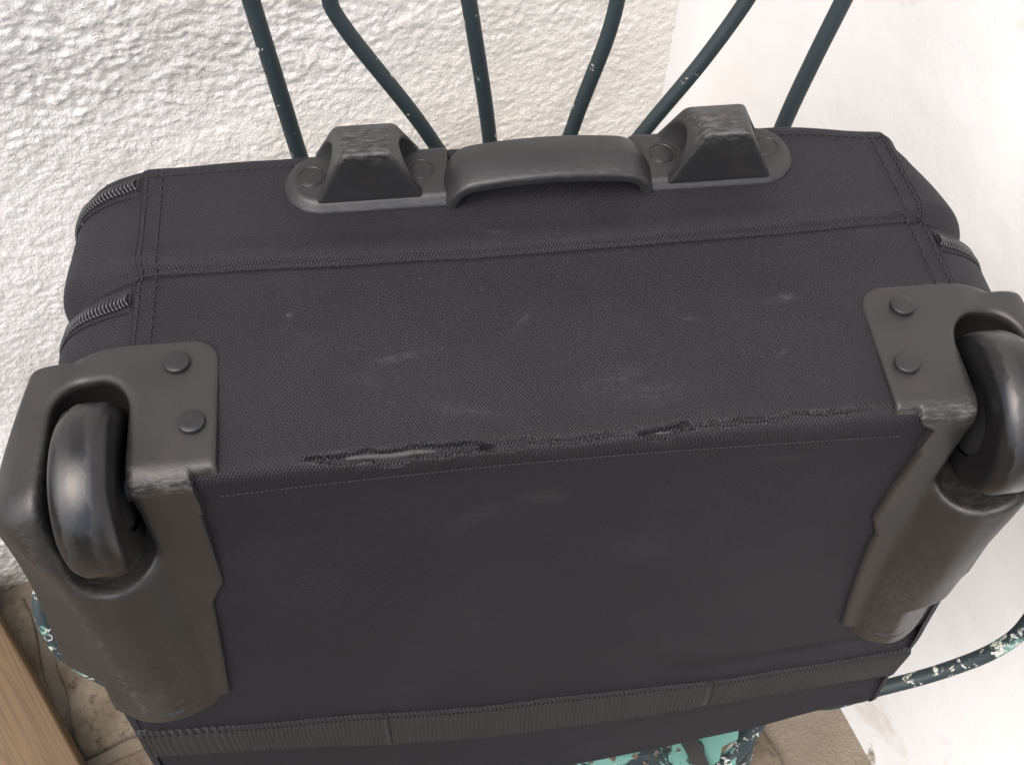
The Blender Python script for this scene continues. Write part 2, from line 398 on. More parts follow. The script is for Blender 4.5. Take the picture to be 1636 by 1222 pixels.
# paving stones on the ground (children of the ground), edges worn and uneven
def paving(poly, top, seed):
    poly = np.array(poly, float); c = poly.mean(0); n = len(poly); P = []
    r = np.random.default_rng(seed)
    for k in range(n):
        a, b = poly[k], poly[(k + 1) % n]
        for t in np.linspace(0, 1, 9)[:-1]: P.append(a + (b - a) * t + r.normal(0, .0022, 2))
    P = np.array(P); m = len(P); rings = []
    for s, h in ((1.0, -.03), (1.0, -.007), (.985, -.001), (.95, 0.0), (.6, .0015), (.25, .001)):
        rings.append(np.column_stack([c + (P - c) * s, np.full(m, top + h) + r.normal(0, .0007, m)]))
    V = np.vstack(rings + [np.array([[c[0], c[1], top + .0012]])])
    F = [[k * m + q, k * m + (q + 1) % m, (k + 1) * m + (q + 1) % m, (k + 1) * m + q] for k in range(5) for q in range(m)]
    F += [[5 * m + q, 5 * m + (q + 1) % m, 6 * m] for q in range(m)]
    return mesh_obj('paving_stone', V, F, STONE, ground)
def wl(a, b): p = corner + ld * a - rd * 0 + nl * b; return p           # along the rough wall, out from it
sid = 0
for j, (b0, b1) in enumerate(((.02, .235), (.25, .50), (.515, .80))):
    for i in range(7):
        a0 = -.10 + i * .235 + (.11 if j % 2 else 0.0); a1 = a0 + .222
        q = [wl(a0, b0), wl(a1, b0), wl(a1, b1), wl(a0, b1)]
        # keep off the right-hand wall
        if min((p - corner) @ nr for p in q) < .03:
            q = [p + nr * max(0, .035 - (p - corner) @ nr) for p in q]
            if np.linalg.norm(q[0] - q[1]) < .07: continue
        paving(q, ZF + .004 + .003 * rng.random(), sid); sid += 1

# ------------------------------------------------------------------ suitcase
case = thing('suitcase', 'black nylon wheeled suitcase standing upside down on the metal chair, wheels up', 'suitcase', (0, .08, -.437))
W, R, K, EB = .229, .045, .12, .0105          # half width, corner radius, lean of the back panel
ARC = R * math.pi / 2; A = W - R; DEP = .172; ZB = -.437
def pz(z): return K * z - EB * np.exp(np.minimum(z, 0) / .055)      # the back panel's plane, padded out along the edge
def under(z): return np.clip((-.385 - z) / .055, 0, 1) ** 2 * .03     # it rolls under at the lid end
def lift(x, z):                    # the soft lid end sags less on the right
    return z + np.clip((-.22 - z) / .215, 0, 1) ** 1.5 * .100 * sst(x, -.09, .20)
def outline(s):
    q = np.abs(s); sg = np.sign(s); th = np.clip((q - A) / R, 0, math.pi / 2)
    x = np.where(q < A, q, A + R * np.sin(th)); z = np.where(q < A, 0, -R + R * np.cos(th)) - np.maximum(q - A - ARC, 0)
    return sg * x, z, sg * np.sin(th), np.cos(th)
RW = .0075                         # radius of the worn edge
def SEAM(x): return .1015 + .0045 * np.clip(np.abs(x) / .19, 0, 1) ** 2
def tube_pt(s, v):
    """s = arc length from the top centre, v = depth from the back panel's plane."""
    x, z, nx, nz = outline(s); u = np.abs(s)
    y0 = pz(z) + under(z); dep = DEP - y0; y = y0 + v * dep / DEP; t = v
    ins = np.where(t < RW, RW - np.sqrt(np.maximum(RW ** 2 - (RW - t) ** 2, 0)), 0)
    rf = .009; tf = DEP - t
    ins = ins + np.where(tf < rf, rf - np.sqrt(np.maximum(rf ** 2 - (rf - tf) ** 2, 0)), 0)
    side = sst(u, .16, .24); ins0 = ins; ins = 0 * ins
    # crease where the pocket section is sewn on, and its folded lip
    yc = SEAM(x)
    ins = ins + (.0021 + .005 * side) * np.exp(-((t - yc) / (.0022 + .006 * side)) ** 2)
    ins = ins - (.0012 * np.exp(-((t - yc - .0075) / .0060) ** 2)) - .0016 * sst(t, yc, yc + .003)
    # gentle padding and sag
    ins = ins - .0030 * np.exp(-((t - .055) / .03) ** 2) * (1 - side) - .0012 * fbm(x * 16, t * 16 + z * 16, 3.3, 3)
    # lapped edge of the end gusset
    ins = ins + .0013 * sst(u, .1905, .1920) * (t > .06) + .0045 * sst(u, .20, .25) * sst(t, .12, .165)
    # troughs of the two zips
    for zc, dd in ((.0920, .0030), (.1585, .0014)):
        ins = ins + dd * np.exp(-((t - zc) / .0048) ** 2) * sst(u, .190, .200)
    ins = ins0 + ins * sst(t, 0, .012) * np.where(tf < .004, tf / .004, 1) + tear_depth(x, t) * (u < A)
    xx = x - nx * ins; zz = z - nz * ins
    return np.stack([xx, y, lift(xx, zz)], -1)
TEARS = [(-.074, .0040, .042, .0026), (-.030, .0036, .020, .0018), (.005, .0034, .022, .0012), (.041, .0038, .013, .0020), (.072, .0045, .024, .0013), (.112, .0055, .022, .0012)]
def tear_mask(x, t, which):
    m = 0
    for cx, ct, hl, hw in which:
        wob = .0012 * vnoise(x * 160, cx * 50) + .0006 * vnoise(x * 520, 3.)
        e = np.clip(1 - ((x - cx) / hl) ** 2, 0, 1) ** .6 * hw
        m = np.maximum(m, np.clip((e - np.abs(t - ct - wob)) / .0007, 0, 1) * (e > 0))
    return m
def tear_depth(x, t): return tear_mask(x, t, TEARS[:1] + TEARS[3:4]) * .0028 + tear_mask(x, t, TEARS[1:3] + TEARS[4:]) * .0012
SCUFF = [(-.072, .047, .011, .0016, .1, .8), (.108, .063, .007, .0022, .2, .8), (-.014, .062, .006, .0012, .9, .5), (.022, .028, .016, .005, .3, .35), (.062, .055, .005, .0011, -.3, .45),
         (-.020, .112, .008, .0014, -.2, .55), (.148, .016, .006, .0022, .5, .8), (.035, .020, .020, .006, .1, .35), (-.12, .075, .0012, .0012, 0, 1.), (.10, .035, .003, .0010, .6, .6), (-.045, .02, .012, .003, -.2, .4)]
def scuffs(x, t):
    m = 0
    for cx, cy, rx, ry, an, st in SCUFF:
        a, b_ = (x - cx) * math.cos(an) + (t - cy) * math.sin(an), -(x - cx) * math.sin(an) + (t - cy) * math.cos(an)
        m = np.maximum(m, .42 * st * np.exp(-(a / rx) ** 2 - (b_ / ry) ** 2))
    return m
def wear_mask(x, t):
    fr = 0
    for cx, ct, hl, hw in TEARS:
        e = np.clip(1 - ((x - cx) / (hl * 1.05)) ** 2, 0, 1) ** .6 * hw
        fr = np.maximum(fr, np.exp(-((np.abs(t - ct) - e) / .0008) ** 2) * (e > 0) * np.clip(vnoise(x * 210, t * 300, 2.) * 1.5, 0, 1))
    return np.clip(.55 * fr + scuffs(x, t), 0, 1)
def shine_mask(x, t):
    m = 0
    for cx, ct, hl, hw in TEARS + [(.02, .0050, .13, .0034)]:
        e = np.clip(1 - ((x - cx) / (hl * 1.15)) ** 2, 0, 1) ** .5 * (hw + .0028)
        m = np.maximum(m, np.clip((e - np.abs(t - ct - .0015 * vnoise(x * 90, 4.))) / .0022, 0, 1) * (e > 0))
    return m

HX0 = -.004                        # housings are centred a little to the left
def well_sdf(u, y, z):
    ay, az, by, bz = -.002, -.018, -.006, -.026
    py, pz = y - ay, z - az; dy, dz = by - ay, bz - az
    h = np.clip((py * dy + pz * dz) / (dy * dy + dz * dz), 0, 1); r = np.sqrt((py - dy * h) ** 2 + (pz - dz * h) ** 2)
    ro = .0150; q0 = r - .0465 + ro; q1 = np.abs(u - .2022) - .0172 + ro
    return np.sqrt(np.maximum(q0, 0) ** 2 + np.maximum(q1, 0) ** 2) + np.minimum(np.maximum(q0, q1), 0) - ro
def cut_wells(V, F):
    c = V[F].mean(1); keep = np.ones(len(F), bool)
    for sgn in (-1, 1):
        uu = sgn * (c[:, 0] - HX0) + 0 * c[:, 1]
        keep &= ~(well_sdf(uu, c[:, 1], c[:, 2]) < .006)
    return F[keep]
def compact(V, F, *arrs):
    used = np.unique(F); mp = np.full(len(V), -1); mp[used] = np.arange(len(used))
    return (V[used], mp[F]) + tuple(a[used] for a in arrs)

SMAX = A + ARC + (abs(ZB) - R)
def tube_part(name, s0, s1, v0, v1, ds, dv, extra=None):
    ns, nv = max(3, int((s1 - s0) / ds)), max(3, int((v1 - v0) / dv))
    vv = np.linspace(v0, v1, nv)
    if v0 == 0: vv = np.concatenate([np.linspace(0, .012, 26)[:-1], np.linspace(.012, v1, nv)]); nv = len(vv)
    s, v = np.meshgrid(np.linspace(s0, s1, ns), vv, indexing='ij')
    V = tube_pt(s, v).reshape(-1, 3); F = cut_wells(V, grid_faces(ns, nv, True))
    x = outline(s)[0]
    wr = (wear_mask(x, v) * (np.abs(s) < A)).reshape(-1); sh = (shine_mask(x, v) * (np.abs(s) < A)).reshape(-1)
    V, F, uv, wr, sh = compact(V, F, np.stack([s, v], -1).reshape(-1, 2), wr, sh)
    return mesh_obj(name, V, F, FAB, case, uv=uv, attrs={'wear': wr, 'shine': sh})
tube_part('base_panel', -.1912, .1912, 0, .0985, .0011, .0009)
tube_part('pocket_gusset', -.1912, .1912, .0975, DEP, .0016, .0009)
tube_part('side_panel', .1908, SMAX, 0, DEP, .0022, .0013)
tube_part('side_panel', -SMAX, -.1908, 0, DEP, .0022, .0013)

def panel_y(x, z):
    b = .0035 * np.exp(-((x - .02) / .13) ** 2) * np.sin(np.clip(-z / .36, 0, 1) * math.pi) + .0016 * fbm(x * 9, z * 9, 5.5, 3)
    b = b * np.clip(-z / .03, 0, 1)
    fold = .004 * np.exp(-((z + .243 - .04 * (x - .1)) / .011) ** 2) * sst(x, .03, .17)
    return pz(z) - b + fold
def panel_part(name, z0, z1, rows, cols):
    ax, b = np.meshgrid(np.linspace(-1, 1, cols), np.linspace(0, 1, rows), indexing='ij')
    z = z0 + (z1 - z0) * b
    q = np.clip(-z, 0, R); wv = np.where(-z < R, A + np.sqrt(np.maximum(R * R - (R - q) ** 2, 0)), W) - RW * .6 * np.clip((-z) / .02, 0, 1)
    x = ax * wv; y = panel_y(x, z)
    e = np.clip((np.abs(x) - (wv - .012)) / .012, 0, 1) ** 2 * .002
    V = np.stack([x, y + e * (z < -.02) + under(z), lift(x, z)], -1).reshape(-1, 3)
    F = cut_wells(V, grid_faces(cols, rows, True))
    V, F, uv = compact(V, F, np.stack([x, z], -1).reshape(-1, 2))
    wr = 0
    for cx, cz, rx, rz, st in ((-.01, -.045, .012, .006, .5), (-.035, -.05, .006, .002, .7), (.10, -.03, .010, .002, .4), (.13, -.16, .03, .02, .18), (-.05, -.16, .05, .03, .14), (.19, -.235, .02, .008, .4), (.04, -.10, .02, .012, .2)):
        wr = np.maximum(wr, .42 * st * np.exp(-((V[:, 0] - cx) / rx) ** 2 - ((V[:, 2] - cz) / rz) ** 2))
    return mesh_obj(name, V, F, FAB, case, uv=uv, attrs={'wear': wr})
panel_part('back_panel', -RW * .8, ZB, 210, 300)
# lid end and far side, closing the bag
x, y = np.meshgrid(np.linspace(-W, W, 60), np.linspace(0, 1, 30), indexing='ij')
zz = np.full_like(x, ZB); yy = -.022 + (DEP + .022) * y
mesh_obj('lid_end', np.stack([x, yy, lift(x, zz)], -1).reshape(-1, 3), grid_faces(60, 30), FAB, case, uv=np.stack([x, yy], -1).reshape(-1, 2), attrs={'wear': np.zeros(1800)})
x, z = np.meshgrid(np.linspace(-W + .004, W - .004, 60), np.linspace(-.012, ZB, 40), indexing='ij'); xx = np.clip(x, -A - R * .9 - z * 0, A + R * .9)
q = np.clip(-z, 0, R); lim = np.where(-z < R, A + np.sqrt(np.maximum(R * R - (R - q) ** 2, 0)), W) - .006
x = np.clip(x, -lim, lim)
mesh_obj('front_panel', np.stack([x, np.full_like(x, DEP - .001), lift(x, z)], -1).reshape(-1, 3), grid_faces(60, 40), FAB, case, uv=np.stack([x, z], -1).reshape(-1, 2), attrs={'wear': np.zeros(2400)})

# grey piping core showing through the torn edge
for cx, ct, hl, hw in (TEARS[0], TEARS[3]):
    mb = MB(); xs = np.linspace(cx - hl * .62, cx + hl * .45, 30); P = tube_pt(xs, np.full(30, ct)); P[:, 2] -= .0002 * 0; 
    P[:, 1] += .0008; P[:, 2] -= .0004 - .0004 * np.sin(xs * 260)
    rr = .0017 * np.sin(np.linspace(.12, math.pi - .12, 30)) ** .6 * (hw / .0026)
    mb.tube(P, rr, 8); mb.build('piping_core', LINING, case)

# threads: stitching and frayed fibres
def stitch_line(mb, pts, nrm, ln=.0026, gap=.0012, r=.00033, depth=.0001):
    pts = np.asarray(pts); d = np.r_[0, np.cumsum(np.linalg.norm(np.diff(pts, axis=0), axis=1))]; t = 0
    while t + ln < d[-1]:
        tt = np.linspace(t, t + ln, 4); P = np.stack([np.interp(tt, d, pts[:, k]) for k in range(3)], 1)
        Nn = np.stack([np.interp(tt, d, nrm[:, k]) for k in range(3)], 1)
        P = P + Nn * (np.array([-.0002, .0004, .0004, -.0002])[:, None] + depth)
        mb.tube(P, r, 5); t += ln + gap
def tube_nrm(s): x, z, nx, nz = outline(s); return np.stack([nx, 0 * nx, nz], -1)
mb = MB(); mp = MB()
for sg in (-1, 1):
    for u in (.1815, .1885):
        v = np.linspace(.064, .164, 60); s = np.full(60, sg * u)
        stitch_line(mb, tube_pt(s, v), tube_nrm(s), .003, .0016, .00045)
s = np.linspace(-.19, .19, 300)
stitch_line(mb, tube_pt(s, SEAM(s) - .0006), tube_nrm(s), .0022, .0016, .00035)
stitch_line(mb, tube_pt(s, np.full(300, .1615)), tube_nrm(s), .0026, .0018, .0004)
xs = np.linspace(-.152, .15, 260); zz = -.0145 + .006 * np.cos(xs * 10) - .0045
pn = np.tile([0, -1., .1], (260, 1))
stitch_line(mp, np.stack([xs, panel_y(xs, zz), zz], 1), pn, .0014, .0007, .00028)
# whip stitch along the webbing's upper edge
def strap_top(x): return -.2655 + .22 * x * x - .004 * x
def strap_wd(x): return .036 + .016 * sst(x, -.23, -.05)
xs = np.arange(-.222, .222, .0026)
for k, x in enumerate(xs):
    z = strap_top(x); z2 = z - .0030; x2 = x + .0014
    P = np.array([[x, panel_y(x, z + .001) - .0006, z + .0012], [x + .0004, panel_y(x, z) - .0026, z], [x2, panel_y(x2, z2) - .0030, z2], [x2 + .0006, panel_y(x2, z2) - .0018, z2 - .0003]])
    P[:, 2] = lift(P[:, 0], P[:, 2]); mb.tube(P, .00034, 5)
for xc in (-.100, .098):                                            # bar tacks across the webbing
    for k in range(16):
        z = strap_top(xc) - .002 - k * .0028
        P = np.array([[xc - .0024, panel_y(xc, z) - .0012, z], [xc, panel_y(xc, z) - .0021, z - .0012], [xc + .0024, panel_y(xc, z) - .0012, z - .0016]])
        P[:, 2] = lift(P[:, 0], P[:, 2]); mp.tube(P, .0004, 5)
mp.build('edge_stitching', PALE, case)['kind'] = 'stuff'
mb.build('stitching', THREAD, case)['kind'] = 'stuff'
mb = MB()
for k in range(240):
    cx, ct, hl, hw = TEARS[rng.integers(len(TEARS))]
    x = cx + hl * rng.uniform(-1, 1); e = max(0, 1 - ((x - cx) / hl) ** 2) ** .6 * hw
    t = max(.0004, ct + (1 if rng.random() < .6 else -1) * e + rng.normal(0, .0004))
    p = tube_pt(np.array([x]), np.array([t]))[0]; a = rng.uniform(0, 2 * math.pi); ln = rng.uniform(.0012, .0042)
    d = np.array([math.cos(a), math.sin(a) * .7, rng.uniform(0, .5)]); d2 = d + rng.normal(0, .5, 3)
    P = np.array([p, p + d * ln * .5 + [0, 0, .0003], p + d * ln * .5 + d2 * ln * .5 + [0, -.0002, .0002]])
    mb.tube(P, .00013, 4)
mb.build('frayed_threads', PALE, case)['kind'] = 'stuff'

# ribbed webbing across the back panel
WEBM, nt, b = new_mat('ribbed_webbing'); a = attr(nt, 'cloth'); sp = nt.nodes.new('ShaderNodeSeparateXYZ'); L(nt, a.outputs['Vector'], sp.inputs[0])
hz = mathn(nt, 'SINE', mathn(nt, 'MULTIPLY', sp.outputs[1], 2 * math.pi / .0009)); fn = noise(nt, a.outputs['Vector'], 700, 3)
L(nt, mix(nt, mathn(nt, 'MULTIPLY', fn, mathn(nt, 'ADD', mathn(nt, 'MULTIPLY', hz, .3), .7)), (.005, .0049, .0052), (.025, .0243, .0245)), b.inputs['Base Color'])
b.inputs['Roughness'].default_value = .6; bump(nt, b, hz, .3, .0002)
nx, nz = 1050, 14
x, t = np.meshgrid(np.linspace(-.224, .224, nx), np.linspace(0, 1, nz), indexing='ij')
z = strap_top(x) - t * strap_wd(x); rib = np.abs(np.sin(math.pi * x / .0026)) ** .7
hgt = .0013 + .0009 * rib * np.clip(np.minimum(t, 1 - t) * 12, 0, 1)
hgt = np.where((t == 0) | (t == 1), -.0008, hgt) * np.where(np.abs(np.abs(x + .001) - .099) < .0024, .55, 1)
mesh_obj('webbing_strap', np.stack([x, panel_y(x, z) + under(z) - hgt, lift(x, z)], -1).reshape(-1, 3), grid_faces(nx, nz, True), WEBM, case, uv=np.stack([x, z], -1).reshape(-1, 2))

# zips round the ends: tape and coil
def zipper(sg, vc, s0, s1):
    s = np.linspace(s0, s1, 60)
    ss, tt = np.meshgrid(sg * s, np.linspace(-1, 1, 7), indexing='ij')
    V = tube_pt(ss, vc + tt * .0068) + tube_nrm(ss) * (.0004 + .0006 * (1 - tt[..., None] ** 2))
    z = mesh_obj('zip_tape', V.reshape(-1, 3), grid_faces(60, 7, sg > 0), FABZ, case, uv=np.stack([ss, vc + tt * .0068], -1).reshape(-1, 2))
    mb = MB(); q = s0 + .001
    while q < s1 - .001:
        for e in (-1, 1):
            qq = np.array([q + .0002 * e, q + .0004, q + .0011, q + .0014]) + (.0008 if e > 0 else 0)
            vv = vc + e * np.array([.0034, .0028, .0012, -.0004])
            P = tube_pt(sg * qq, vv) + tube_nrm(sg * qq) * np.array([.0009, .0023, .0027, .0022])[:, None]
            mb.tube(P, .00052, 6)
        q += .00175
    c = mb.build('zip_coil', COIL, z); c['kind'] = 'stuff'
FABZ = mat_fabric('zip_tape_nylon', (.004, .004, .005), (.020, .019, .022), .0016, False)
for sg in (-1, 1):
    zipper(sg, .0920, .1925, .262)
zipper(-1, .1580, .1925, .262)

# ---- wheel housings
def housing(u, y, z):
    qx = u - (W - R); qz = z + R
    d2 = np.sqrt(np.maximum(qx, 0) ** 2 + np.maximum(qz, 0) ** 2) + np.minimum(np.maximum(qx, qz), 0) - R
    dp = (pz(z) - y) / math.sqrt(1 + K * K)
    shell = smax(d2, dp, .011) - .0034
    r = .012; a = .1465 + r - u; bq = y - (.0585 - r)
    T = np.sqrt(np.maximum(a, 0) ** 2 + np.maximum(bq, 0) ** 2) + np.minimum(np.maximum(a, bq), 0) - r
    T = np.maximum(np.maximum(T, -(z + .03)), (-.0085 - y) * .8 + np.where(u < .1575, 0, -.03))
    e = np.interp(z, [-.22, -.205, -.112, -.094, 0.0, .02], [.1785, .178, .1690, .1610, .1580, .1580])
    Bd = smax(e - u, -(z + .214), .006); Bd = np.maximum(Bd, y - .035)
    Bd = np.maximum(Bd, np.where(z < -.165, u - .236 - .02 * sst(z, -.182, -.165), -.05))
    Sd = np.maximum(np.maximum(.2 - u, y - .0585), -(z + .172 - .25 * np.maximum(y, 0)))
    mask = np.minimum(np.minimum(T, Bd), Sd)
    plate = smax(shell, mask, .0022)
    # hump that carries the wheel, running down the back
    ca = .1790 - .01 * z; H = np.interp(z, [-.236, -.225, -.205, -.14, -.08, -.04, -.01, .01], [.006, .0105, .0145, .0190, .0205, .0185, .0105, .004])
    tq = np.clip((u - ca) / .030, 0, 1); h = -.004 + (H + .004) * (1 - (1 - tq) ** 2.2)
    h = h - .0019 * np.exp(-((z + .2105 + .10 * (u - .21) ** 2 * 8) / .0012) ** 2) * sst(u, .192, .2)
    dh = (pz(z) - h - y) * .88
    off = pz(z) - y; mm = np.interp(z, [-.15, -.03], [1.75, 1.05]); uo = .2480 - .016 * sst(-z, .166, .182)
    do = np.where(off > 0, (u - uo + off * mm) / np.sqrt(1 + mm * mm), (u - uo) * .95)
    do = np.maximum(do, (u - uo + .30 * np.maximum(y, 0)) * .95)
    qx2 = u - (.2490 - .034); qz2 = z - (-.0015 - .034)
    d2h = np.sqrt(np.maximum(qx2, 0) ** 2 + np.maximum(qz2, 0) ** 2) + np.minimum(np.maximum(qx2, qz2), 0) - .034
    hump = smax(dh, d2h, .013); hump = smax(hump, do, .0035); hump = smax(hump, -(z + .231), .010); hump = smax(hump, y - .0555, .004); hump = np.maximum(hump, .168 - u)
    d = smin(plate, hump, .0022)
    return smax(d, -well_sdf(u, y, z), .0055)
HV, HF = surface_nets(housing, (.140, -.056, -.238), (.262, .066, .010), .00105)
u_, y_, z_ = HV.T
edge = np.exp(-((y_ + .013) / .006) ** 2) * np.exp(-((z_ - .0) / .008) ** 2) * (u_ < .185)      # knocked corner
wellrim = np.exp(-(well_sdf(u_, y_, z_) / .0035) ** 2) * .35 * (y_ < .02)
ridge = np.exp(-((u_ - .2285 + .10 * np.clip(-z_ - .03, 0, .14)) / .003) ** 2) * (y_ < pz(z_) - .008) * .45
HW = np.clip(edge * 1.0 + wellrim + ridge + .25 * np.exp(-((u_ - .2) / .02) ** 2) * np.clip((-.11 - z_) / .05, 0, 1) * (y_ < pz(z_) - .006), 0, 1)
def disc(mb, c, r, h, ax=(0, 0, 1), n=28, dome=.0006):
    prof = [(r, -.004), (r, h * .70), (r * .975, h * .93), (r * .93, h), (r * .45, h + dome * .8), (0, h + dome)]
    ax = Vector(ax).normalized(); M = np.array(ax.to_track_quat('Z', 'Y').to_matrix()); V = []; F = []
    for pr, ph in prof[:-1]:
        for q in range(n): V.append([pr * math.cos(2 * math.pi * q / n), pr * math.sin(2 * math.pi * q / n), ph])
    V.append([0, 0, prof[-1][1]]); m = len(prof) - 1
    for k in range(m - 1):
        for q in range(n): F.append((k * n + q, k * n + (q + 1) % n, (k + 1) * n + (q + 1) % n, (k + 1) * n + q))
    for q in range(n): F.append(((m - 1) * n + q, (m - 1) * n + (q + 1) % n, m * n))
    mb.add(np.array(V) @ M.T + np.array(c), F)
def ring(mb, c, r0, r1, h, n=28):
    V = []; F = []
    for r, z in ((r0, -.002), (r0, h), (r1, h), (r1, -.002)):
        for q in range(n): V.append([c[0] + r * math.cos(2 * math.pi * q / n), c[1] + r * math.sin(2 * math.pi * q / n), c[2] + z])
    for k in range(3):
        for q in range(n): F.append((k * n + q, (k + 1) * n + q, (k + 1) * n + (q + 1) % n, k * n + (q + 1) % n))
    mb.add(V, F)
WC = (.1995, -.002, -.018); WR = .0375
for sg in (-1, 1):
    off = np.array([HX0, 0., 0.])
    V = HV.copy()
    if sg > 0: V[:, 0] -= .006 * sst(V[:, 0], .22, .245) + .008 * sst(-V[:, 2], .01, .20); V[:, 2] += .008 * sst(-V[:, 2], .03, .16); V[:, 0] += np.interp(V[:, 2], [-.12, -.01], [0, .0085]) * (1 - sst(V[:, 0], .164, .184)) * sst(-V[:, 2], .002, .012)
    V[:, 0] *= sg; V += off
    h = mesh_obj('wheel_housing', V, HF if sg > 0 else HF[:, ::-1], PLA, case, attrs={'wear': HW})
    for (ru, ry) in ((.1648, .0455), (.1572, .0140)):
        mb = MB(); disc(mb, np.array([sg * ru, ry, .0034]) + off, .0058, .0024, (sg * .06 * random.uniform(-1, 1), .05, 1), dome=.0002); mb.build('rivet', RIV, h)
    # wheel: rounded tyre turned about the axle
    prof = [(-.0150, .0190), (-.0152, .0255), (-.0150, .0290), (-.0140, .0325), (-.0118, .0352), (-.0088, .0366), (-.0070, .0373), (0, .0375), (.0070, .0373), (.0088, .0366), (.0118, .0352), (.0140, .0325), (.0150, .0290), (.0152, .0255), (.0150, .0190)]
    n = 72; V = []; F = []
    for a_, r_ in prof:
        for q in range(n):
            th = 2 * math.pi * q / n; rr = r_ + .00015 * math.sin(3 * th + a_ * 300)
            V.append([a_ * .86, rr * math.cos(th), rr * math.sin(th)])
    m = len(prof)
    for k in range(m - 1):
        for q in range(n): F.append((k * n + q, k * n + (q + 1) % n, (k + 1) * n + (q + 1) % n, (k + 1) * n + q))
    c = np.array([sg * WC[0], WC[1], WC[2]]) + off
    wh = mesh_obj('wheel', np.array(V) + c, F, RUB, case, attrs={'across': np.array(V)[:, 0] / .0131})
    mb = MB()
    for sd_ in (-1, 1):
        disc(mb, c + [sd_ * .0100, 0, 0], .0200, .0012, (sd_, 0, 0), 40); disc(mb, c + [sd_ * .0117, 0, 0], .0065, .0022, (sd_, 0, 0), 20)
    mb.tube([c - [.019, 0, 0], c + [.019, 0, 0]], .003, 12)
    mb.build('hub', HUB, wh)

# ---- moulded strip with two feet and the carry grip
PX0 = .006
def strip(x, y, z):
    x = np.abs(x - PX0); r = .0195
    q0 = x - (.128 - r); q1 = y - .147
    st = np.sqrt(np.maximum(q0, 0) ** 2 + q1 ** 2) - r
    st = np.maximum(st, np.abs(q1) - r)
    bev = st + np.maximum(z - .0025, 0) * .9
    d = smax(bev, z - .0072, .0015); d = np.maximum(d, -(z + .004))
    d = smax(d, .0465 - x, .002)
    return smax(d, st + .0 - .0, .001)
def foot(x, y, z):
    yy = y - .131
    side = (np.abs(x) - .0255 + z * .50) * .942
    side2 = (np.abs(x) - .0185 + z * .20) * .98
    fr = (-yy + z * .06)
    top = z - (.0292 - .12 * yy - 18 * np.maximum(yy - .014, 0) ** 2)
    back = (yy - .0345 + z * .22) * .97
    d = smax(smax(side, top, .0028), smax(fr, back, .003), .0022)
    scoop = np.sqrt(((np.abs(x) - .0265) / 1.0) ** 2 + ((yy - .0180) * .95) ** 2 + ((z - .008) * .70) ** 2) - .0125
    d = smax(d, -scoop, .0015)
    return np.maximum(d, -(z + .001))
def grip(x, y, z):
    hx, hz, r = .0525, .0170, .0165
    q0 = np.abs(x) - hx + r; q1 = z - hz + r
    b_ = np.sqrt(np.maximum(q0, 0) ** 2 + np.maximum(q1, 0) ** 2) + np.minimum(np.maximum(q0, q1), 0) - r
    b_ = b_ - .0055 * np.clip(1 - (x / .052) ** 2, 0, 1)
    yc = .1405 ; crown = 9.0 * (y - yc) ** 2 + .18 * np.maximum(y - yc, 0)
    d = np.abs(b_ + .0030 + crown) - .0030
    d = smax(d, np.abs(y - yc) - .0150, .0022)
    return np.maximum(d, -z + .001)
for rx in (-.114, -.0605, .0605, .114):
    if rx in (-.114, .0605):
        V, F = surface_nets(strip, (-.126, .122, -.006) if rx < 0 else (PX0 + .01, .122, -.006), (PX0 - .01, .172, .010) if rx < 0 else (.138, .172, .010), .0009)
        sp_ = mesh_obj('handle_strip', V, F, PLA2, case, attrs={'wear': .25 * np.exp(-((V[:, 2] - .0045) / .002) ** 2)})
    mb = MB(); c = np.array([PX0 + rx, .1485, .0068]); disc(mb, c, .0057, .0006, dome=.0002); mb.build('rivet', RIV, sp_)
    mb = MB(); ring(mb, c, .0060, .0068, .0007); mb.build('rivet_rim', RIV, sp_)
FV, FF = surface_nets(foot, (-.030, .126, -.002), (.030, .170, .040), .0007)
fw = np.clip(.6 * sst(FV[:, 2], .018, .028) * (np.abs(FV[:, 0]) < .016) * (FV[:, 1] > .1325) + .3 * sst(FV[:, 2], .012, .03), 0, 1)
for fx in (-.086, .086):
    V = FV + [PX0 + fx, 0 if fx < 0 else -.002, .0068]; mesh_obj('foot', V, FF, PLA2, case, attrs={'wear': fw})
V, F = surface_nets(grip, (-.058, .120, -.001), (.058, .162, .034), .0008)
mesh_obj('carry_handle', V + [.0075, 0, .0], F, PLA2, case, attrs={'wear': .3 * np.exp(-((V[:, 1] - .128) / .003) ** 2)})

# loose black pull strap under the lid end
P = spline([(.085, .03, -.4355), (.104, .002, -.4355), (.119, -.034, -.4345), (.128, -.070, -.437)], 30)
T = np.gradient(P, axis=0); T /= np.linalg.norm(T, axis=1)[:, None]; S_ = np.cross(T, [0, 0, 1]); S_ /= np.linalg.norm(S_, axis=1)[:, None]
V = np.concatenate([np.stack([P + S_ * a_ + [0, 0, b_] for a_, b_ in ((-.0065, 0), (-.0065, .0022), (.0065, .0022), (.0065, 0))], 1)]).reshape(-1, 3)
F = [(k * 4 + q, k * 4 + (q + 1) % 4, k * 4 + 4 + (q + 1) % 4, k * 4 + 4 + q) for k in range(29) for q in range(4)]
mesh_obj('pull_strap', V, F, WEBM, case, smooth=False, uv=V[:, :2])
